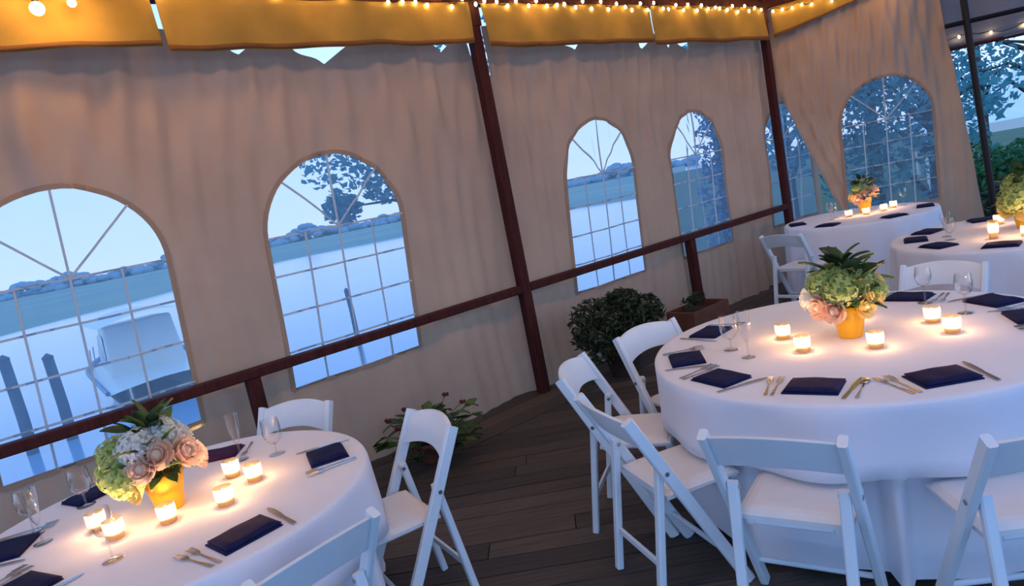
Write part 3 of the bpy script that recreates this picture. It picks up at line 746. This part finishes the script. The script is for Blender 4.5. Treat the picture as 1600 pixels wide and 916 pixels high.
glass(FLUTE, 'champagne_flute', 1.84, 3.52, 'champagne flute at the far edge of the right table behind the flowers')
glass(WINE, 'wine_glass', -1.48, 2.13, 'wine glass in front of the candles on the left table')
glass(FLUTE, 'champagne_flute', -1.34, 2.92, 'champagne flute right of the plum napkin on the left table')
glass(GOB, 'water_goblet', -1.17, 2.90, 'clear goblet near the chair facing us on the left table')
glass(FLUTE, 'champagne_flute', -1.90, 2.40, 'champagne flute at the left end of the left table')
glass(WINE, 'wine_glass', -2.00, 2.50, 'wine glass beside the left flute on the left table')
glass(GOB, 'water_goblet', -1.93, 2.72, 'clear goblet left of the flowers on the left table')
glass(WINE, 'wine_glass', 3.45, 7.02, 'wine glass at the left of the corner table')
glass(GOB, 'water_goblet', 3.55, 7.15, 'goblet left of the candles on the corner table')
glass(WINE, 'wine_glass', 4.25, 7.05, 'wine glass right of the flowers on the corner table')
glass(GOB, 'water_goblet', 3.15, 4.72, 'goblet at the left of the far right table')
glass(WINE, 'wine_glass', 3.22, 4.86, 'wine glass behind the goblet on the far right table')
# candles
def mk_votive(h=.062, r=.030, tall=False):
    o = empty('votive_candle')
    MB().lathe([(r * .8, 0), (r * .95, h * .5), (r, h), (r - .003, h), (r * .9, h * .5), (r * .74, .006), (.001, .006)], 18, cap=(True, False)).build('cup', 'votive', o, smooth=True)
    wx = MB().lathe([(r * .70, .008), (r * .78, h * .40), (.001, h * .41)], 16).build('wax', 'wax', o, smooth=True)
    MB().tube([(0, 0, h * .41), (.001, 0, h * .41 + .008)], .0012, 5).build('wick', 'wick', wx)
    MB().lathe([(.0005, 0), (.0045, .006), (.005, .011), (.003, .019), (.0003, .027)], 10, (0, 0, h * .41 + .005), cap=(False, False)).build('flame', 'flame', o, smooth=True)
    ld = bpy.data.lights.new('candle_light', 'POINT'); ld.energy = CANDLE; ld.color = (1, .55, .31); ld.shadow_soft_size = .012
    lo = bpy.data.objects.new('candle_light', ld); COL.objects.link(lo); lo.parent = o; lo.location = (0, 0, h * .41 + .022)
    return o
CANDLE = 3.0
VOT = mk_votive(); VOTT = mk_votive(.11, .027)
def candle(x, y, lab, p=VOT):
    o = p if p.name not in used else copy_tree(p)
    used[p.name] = 1
    o.location = (x, y, ZT); o.scale = (1.15,) * 3; tag(o, lab, 'candle', 'lit votive candles'); return o
for x, y, l in ((-1.40, 2.36, 'lit votive candle just in front of the gold vase on the left table'), (-1.57, 2.31, 'lit votive candle behind the wine glass on the left table'),
                (-1.70, 2.42, 'leftmost lit votive candle on the left table'), (-1.21, 2.42, 'lit votive candle right of the gold vase, nearest the camera, on the left table'),
                (-1.17, 2.62, 'rightmost lit votive candle on the left table, by the flute'), (-1.30, 2.72, 'lit votive candle behind the flowers on the left table'),
                (1.22, 2.88, 'lit votive candle left of the gold vase on the right table'), (1.24, 3.13, 'lit votive candle behind the left one on the right table'),
                (1.47, 2.74, 'lit votive candle touching the right side of the gold vase on the right table'), (1.80, 2.74, 'lit votive candle behind the wine glass, right, on the right table'),
                (1.84, 2.93, 'lit votive candle farthest right on the right table'), (1.62, 3.22, 'lit votive candle behind the flowers on the right table'),
                (3.62, 6.98, 'leftmost lit candle on the corner table'), (3.76, 6.90, 'lit candle left of the vase foot on the corner table'),
                (3.96, 6.92, 'lit candle right of the vase on the corner table'), (4.12, 7.02, 'rightmost lit candle on the corner table'),
                (3.42, 4.36, 'lit candle right of the tall one on the far right table'), (3.60, 4.30, 'lit candle at the right edge of the picture on the far right table'), (3.68, 4.95, 'lit candle behind the flowers on the far right table')):
    candle(x, y, l)
candle(3.28, 4.47, 'tall lit candle glass on the far right table', VOTT)

# ------------------------------------------------------------------ flowers
def leaf_mb(L, w, bend=.25):
    def f(u, v):
        ww = w * sin(pi * min(1, v * .92 + .08)) ** .8 * (1 - v * .15)
        return ((u - .5) * ww, v * L, -bend * L * v * v + abs(u - .5) * w * .35)
    return MB().grid(f, 2, 5)
LEAF = leaf_mb(.10, .05)
LEAFD = LEAF.mesh('leaf', 'leafdark', True); LEAFM = LEAF.mesh('leaf', 'leafmid', True)
def rose_mb(r):
    mb = MB(); rn = random.Random(3)
    mb.ball((0, 0, 0), r * .45, 8, 6, (1, 1, 1.1))
    for ring, (n, rad, open_) in enumerate(((4, .45, .1), (5, .68, .35), (7, .92, .75))):
        for k in range(n):
            a0 = 2 * pi * k / n + ring * .7; wd_ = 2 * pi / n * .72
            def f(u, v):
                a = a0 + (u - .5) * 2 * wd_ * (1 - .45 * v * v)
                rr_ = r * rad * (.45 + .55 * v ** .7) + r * .22 * open_ * v * v
                return (cos(a) * rr_, sin(a) * rr_, r * (-.5 + (1.15 - .35 * open_) * v - .15 * open_ * v * v))
            mb.grid(f, 4, 4)
    return mb
def hyd_mb(r, n=70, seed=1):
    rn = random.Random(seed); mb = MB(); mb.ball((0, 0, 0), r * .82, 10, 8)
    for i in range(n):
        zz = 1 - 2 * (i + .5) / n; a = i * 2.39996; q = sqrt(1 - zz * zz); d = Vector((cos(a) * q, sin(a) * q, zz)); s_ = d.orthogonal().normalized(); s_.rotate(Matrix.Rotation(rn.uniform(0, 3), 3, d)); t_ = d.cross(s_)
        c = d * r * rn.uniform(.9, 1.04); L = r * .26
        for k in range(4):
            b = s_ * cos(k * pi / 2) + t_ * sin(k * pi / 2); e_ = s_ * cos(k * pi / 2 + pi / 2) + t_ * sin(k * pi / 2 + pi / 2)
            mb.add([c, c + b * L * .5 + e_ * L * .4 + d * L * .12, c + b * L + d * L * .05, c + b * L * .5 - e_ * L * .4 + d * L * .12], [(0, 1, 2, 3)])
    return mb
ROSES = {m: rose_mb(.045).mesh('rose', m, True) for m in ('whitepetal', 'peach', 'yellowpetal')}
HYD = hyd_mb(.065).mesh('hydrangea', 'hydrangea', False)
HYDW = hyd_mb(.065, seed=4).mesh('hydrangea', 'whitepetal', False)
def centre(x, y, lab, items, nleaf, seed, vh=.15, vr=.075, sc=1.0):
    o = empty('flower_centerpiece', (x, y, ZT)); tag(o, lab, 'flowers', 'table centrepieces')
    MB().lathe([(vr * .62, 0), (vr * .66, .006), (vr * .85, vh * .55), (vr * 1.05, vh), (vr * .98, vh), (vr * .78, vh * .5), (.001, vh * .45)], 24, cap=(True, False)).build('vase', 'goldvase', o, smooth=True)
    r = random.Random(seed)
    def part(name, me, loc, rot, s_):
        q = bpy.data.objects.new(name, me); COL.objects.link(q); q.parent = o; q.location = loc; q.rotation_euler = rot; q.scale = (s_,) * 3; return q
    for kind, px, py, pz, s_ in items:
        pz = pz * .8 - .012; px *= .92; py *= .92; s_ *= 1.08
        me = {'h': HYD, 'w': HYDW, 'p': ROSES['peach'], 'r': ROSES['whitepetal'], 'y': ROSES['yellowpetal']}[kind]
        d = Vector((px, py, pz * .5)).normalized()
        q = part('hydrangea' if kind in 'hw' else 'rose', me, (px, py, vh + pz), d.to_track_quat('Z', 'Y').to_euler(), s_ * sc)
        MB().tube([(px * .1, py * .1, vh * .5), (px * .5, py * .5, vh + pz * .4), (px * .95, py * .95, vh + pz * .9)], .0035, 5).build('stem', 'stem', o)
    for k in range(16):
        a = 2 * pi * k / 16 + r.uniform(-.2, .2)
        part('leaf', r.choice([LEAFD, LEAFD, LEAFM]), (cos(a) * vr * .8, sin(a) * vr * .8, vh + r.uniform(0, .02)), (r.uniform(-.1, .5), r.uniform(-.4, .4), a - pi / 2 + r.uniform(-.4, .4)), r.uniform(.75, 1.0) * sc)
    for k in range(nleaf):
        a = r.uniform(0, 6.28); el = r.uniform(-.1, 1.5); rad = r.uniform(.05, .13) * sc
        part('leaf', r.choice([LEAFD, LEAFD, LEAFM]), (cos(a) * rad * cos(el), sin(a) * rad * cos(el), vh + .02 + .16 * sc * max(0, sin(el)) + r.uniform(0, .04)),
             (r.uniform(0, .7) + .4 * max(0, el), r.uniform(-.7, .7), a - pi / 2 + r.uniform(-1, 1)), r.uniform(.7, 1.15) * sc)
    return o
# x,y offsets are in world axes: -y is toward the camera
centre(-1.46, 2.50, 'green and peach flower arrangement in a gold vase on the left table',
       [('h', -.13, -.06, .07, 1.15), ('h', -.17, .03, .13, 1.1), ('h', -.09, -.10, .03, .9), ('w', -.03, -.06, .17, 1.1), ('w', .04, .02, .19, 1.0), ('p', .0, -.12, .09, 1.15), ('p', .05, -.09, .13, 1.2),
        ('p', .13, -.03, .10, 1.25), ('p', .15, .03, .05, 1.1), ('y', -.06, -.11, -.01, 1.0), ('r', .08, .08, .16, 1.1), ('h', -.06, .08, .18, .9), ('p', -.03, .13, .1, 1)], 34, 11)
centre(1.48, 2.96, 'tall green and cream flower arrangement in a gold vase on the right table',
       [('p', -.15, -.03, .04, 1.2), ('p', -.11, -.09, .02, 1.1), ('r', -.18, .03, .08, 1.0), ('h', -.06, -.06, .12, 1.1), ('h', -.10, .03, .15, 1.0), ('y', .03, -.10, .02, 1.1), ('h', .06, -.03, .14, .9),
        ('y', .12, -.05, .05, 1.1), ('y', .15, .0, .10, 1.1), ('h', .12, -.07, .09, .6), ('y', .07, -.08, .07, 1.0), ('h', 0, .06, .18, 1.0), ('y', -.04, .12, .1, 1.0)], 46, 12)
centre(3.86, 7.10, 'peach flower arrangement glowing over the candles on the corner table',
       [('p', -.10, -.06, .02, 1.2), ('p', -.03, -.09, .06, 1.2), ('p', .06, -.08, .08, 1.2), ('y', -.13, .0, .05, 1.1), ('p', .12, -.03, .10, 1.2), ('h', -.06, .0, .15, .9), ('y', .03, -.02, .14, 1.1), ('p', .1, .05, .05, 1)], 34, 13)
centre(3.62, 4.62, 'yellow green flower arrangement cut by the right edge of the picture',
       [('h', -.12, -.05, .10, 1.2), ('h', -.05, -.08, .16, 1.2), ('y', -.14, -.02, .03, 1.2), ('y', -.07, -.1, .0, 1.2), ('h', .05, -.05, .14, 1.2), ('y', .08, -.08, .06, 1.1), ('h', -.02, .04, .20, 1.1), ('y', -.1, .08, .08, 1)], 36, 14, sc=1.15)

# ------------------------------------------------------------------ potted plants by the wall
def pot(o, r, h, m):
    MB().lathe([(r * .68, 0), (r * .7, .01), (r * .95, h * .82), (r * 1.06, h * .83), (r * 1.08, h), (r * .96, h), (r * .92, h * .85), (.001, h * .84)], 24, cap=(True, False)).build('pot', m, o, smooth=True)
    MB().lathe([(r * .9, h * .86), (r * .5, h * .885), (.001, h * .89)], 18, cap=(False, False)).build('soil', 'soil', o)
g0 = wp(-1.30, .34, 0)
ger = empty('potted_geranium', g0); tag(ger, 'potted plant with small dark red blooms on the deck by the tent wall', 'plant')
pot(ger, .13, .15, 'terracotta'); r = random.Random(41)
st = MB(); lvm = LEAFM
for k in range(120):
    a = r.uniform(0, 6.28); q = r.uniform(.03, .33); h = .13 + r.uniform(0, .24) * (1 - q)
    p = Vector((cos(a) * q, sin(a) * q, h))
    st.tube([(0, 0, .12), p * .6 + Vector((0, 0, .06)), p], .003, 4)
    l = bpy.data.objects.new('leaf', r.choice([LEAFM, LEAFD])); COL.objects.link(l); l.parent = ger; l.location = p; l.rotation_euler = (r.uniform(-.3, .7), r.uniform(-.4, .4), a - pi / 2); l.scale = (1.5, 1.0, 1)
bl = MB(); 
for k in range(16): 
    d = Vector((r.gauss(0, 1), r.gauss(0, 1), r.gauss(0, .6))).normalized(); bl.ball(d * .014, .0075, 6, 4, (1, 1, .6))
BLOOM = bl.mesh('bloom', 'redpetal')
for dt, z in ((-.28, .385), (-.13, .415), (.16, .405), (.33, .30), (.02, .35), (-.2, .3)):
    p = DW * dt + Vector((r.uniform(-.03, .03), r.uniform(-.03, .03), z))
    st.tube([(0, 0, .12), p * .55 + Vector((0, 0, .09)), p], .0028, 5)
    b = bpy.data.objects.new('bloom', BLOOM); COL.objects.link(b); b.parent = ger; b.location = p; b.scale = (1.25,) * 3
st.build('stems', 'stem', ger)
def shrub(loc, pr, ph_, blobs, n, size, m, lab, seed, pm):
    o = empty('potted_shrub', loc); tag(o, lab, 'plant'); pot(o, pr, ph_, pm)
    mb = MB(); rn = random.Random(seed)
    for c, q in blobs:
        for _ in range(3):
            e_ = Vector(c) + Vector((rn.uniform(-1, 1) * q[0], rn.uniform(-1, 1) * q[1], rn.uniform(0, 1) * q[2])) * .8
            mb.tube([(0, 0, ph_ * .86), Vector(c) * .6 + Vector((0, 0, ph_ * .3)), e_], [.008, .005, .002], 5)
    mb.build('branches', 'bark', o); l = leaves(n, blobvol(blobs), size, seed, .35).build('foliage', m, o); l['kind'] = 'stuff'
s0 = wp(.62, .38, 0)
shrub(s0, .17, .24, [(tuple(DW * -.28 + Vector((0, 0, .50))), (.20, .2, .22)), (tuple(DW * .02 + Vector((0, 0, .52))), (.24, .22, .20)), (tuple(DW * .34 + Vector((0, 0, .46))), (.18, .18, .15)), (tuple(DW * -.22 + Vector((0, 0, .36))), (.24, .22, .2)), (tuple(DW * .16 + Vector((0, 0, .36))), (.24, .22, .16)), (tuple(DW * .10 + Vector((0, 0, .62))), (.14, .14, .10))],
      2600, .075, 'shrubleaf', 'bushy dark green potted shrub on the deck below the third window', 51, 'darkpot')
bx0 = wp(1.72, .36, 0)
bx = empty('planter_box', bx0, pi / 2 - WA); tag(bx, 'reddish brown planter box by the short railing post', 'planter')
w, d, h = .27, .15, .31
for sx, dim, pos in (('s', (2 * w, .02, h), (0, -d, h / 2)), ('s', (2 * w, .02, h), (0, d, h / 2)), ('e', (.02, 2 * d - .02, h), (-w + .01, 0, h / 2)), ('e', (.02, 2 * d - .02, h), (w - .01, 0, h / 2))):
    MB().box(pos, dim).build('side_board', 'terracotta', bx, bevel=.003)
MB().box((0, 0, .13), (2 * w - .04, 2 * d - .02, .24)).build('soil', 'soil', bx)
lv = leaves(160, blobvol([((-.08, 0, .36), (.12, .08, .08)), ((.02, 0, .38), (.08, .06, .07))]), .06, 55, .35).build('foliage', 'shrubleaf', bx); lv['kind'] = 'stuff'

# ------------------------------------------------------------------ string lights
BULB = MB().ball((0, 0, 0), .012, 8, 6, (1, 1, 1.35)).mesh('bulb', 'bulb', True)
STRING_W = 2.4
def string(P, t0, t1, n, o0, zc, lab, seed, lights, amp=.03, rise=0):
    r = random.Random(seed); o = empty('string_light', P(t0, o0, zc)); tag(o, lab, 'string lights', 'warm string lights')
    b0 = P(t0, o0, zc); pts = []
    for k in range(n * 3 + 1):
        u = k / (n * 3); t = t0 + (t1 - t0) * u
        pts.append(P(t, o0 + .012 * sin(k * 1.3), zc + rise * u + amp * sin(k * .9 + r.uniform(-.5, .5))) - b0)
    MB().tube(pts, .0035, 5).build('cable', 'blackmetal', o)
    for k in range(n):
        p = pts[k * 3 + 1] + Vector((0, 0, -.018 + r.uniform(-.012, .006))) + NW * .008
        b = bpy.data.objects.new('bulb', BULB); COL.objects.link(b); b.parent = o; b.location = p
    for k in range(lights):
        u = (k + .5) / lights; p = P(t0 + (t1 - t0) * u, o0 + .26, zc + rise * u + .0) - b0
        ld = bpy.data.lights.new('string_glow', 'POINT'); ld.energy = STRING_W; ld.color = (1, .55, .16); ld.shadow_soft_size = .05
        lo = bpy.data.objects.new('string_glow', ld); COL.objects.link(lo); lo.parent = o; lo.location = p
string(wp, -4.2, -.95, 14, .085, 3.235, 'sparse warm string lights on the beam over the left windows', 61, 4)
string(wp, -.9, T2 - .1, 46, .085, 3.185, 'dense warm string lights on the beam from the tall post to the far corner', 62, 5, rise=-.03)
string(rpnt, .08, 1.5, 14, .10, 3.12, 'warm string lights over the right tent wall at the far corner', 63, 2)
string(rpnt, 1.9, 4.4, 8, -.26, 2.40, 'few dim string lights on the far crossbar at the open right side', 64, 0)
# globe lamps close to the roof at the upper left
for t, z, rr_, lb in ((-2.86, 3.07, .035, 'glowing globe lamp at the top left corner against the gold valance'), (-2.70, 3.10, .022, 'smaller glowing globe lamp right of the corner globe')):
    p = wp(t, .17, z); o = empty('globe_lamp', p); tag(o, lb, 'lamp', 'globe lamps')
    MB().ball((0, 0, 0), rr_, 14, 10).build('globe', 'globe', o, smooth=True)
    MB().lathe([(.014, rr_ * .85), (.016, rr_ * .85 + .03), (.008, rr_ * .85 + .045)], 10).build('socket', 'blackmetal', o)
    MB().tube([(0, 0, rr_ * .85 + .04), NW * -.08 + Vector((0, 0, .10))], .004, 5).build('cord', 'blackmetal', o)
    ld = bpy.data.lights.new('globe_glow', 'POINT'); ld.energy = 3.5 if rr_ > .03 else 2; ld.color = (1, .55, .16); ld.shadow_soft_size = rr_
    lo = bpy.data.objects.new('globe_glow', ld); COL.objects.link(lo); lo.parent = o; lo.location = NW * .08

# unseen overhead string and fill lamps, added to warm the curtains and tabletops
string(wp, -5.0, 2.0, 30, 2.9, 4.22, 'added unseen warm string lights along the roof ridge, lighting the curtains', 66, 0)
ov = bpy.data.objects['string_light.004']
for k in range(6):
    ld = bpy.data.lights.new('added_ridge_fill', 'POINT'); ld.energy = 19; ld.color = (1, .66, .46); ld.shadow_soft_size = .15
    lo = bpy.data.objects.new('added_ridge_fill', ld); COL.objects.link(lo); lo.parent = ov; lo.location = DW * (.6 + k * 1.25) + Vector((0, 0, -.12))
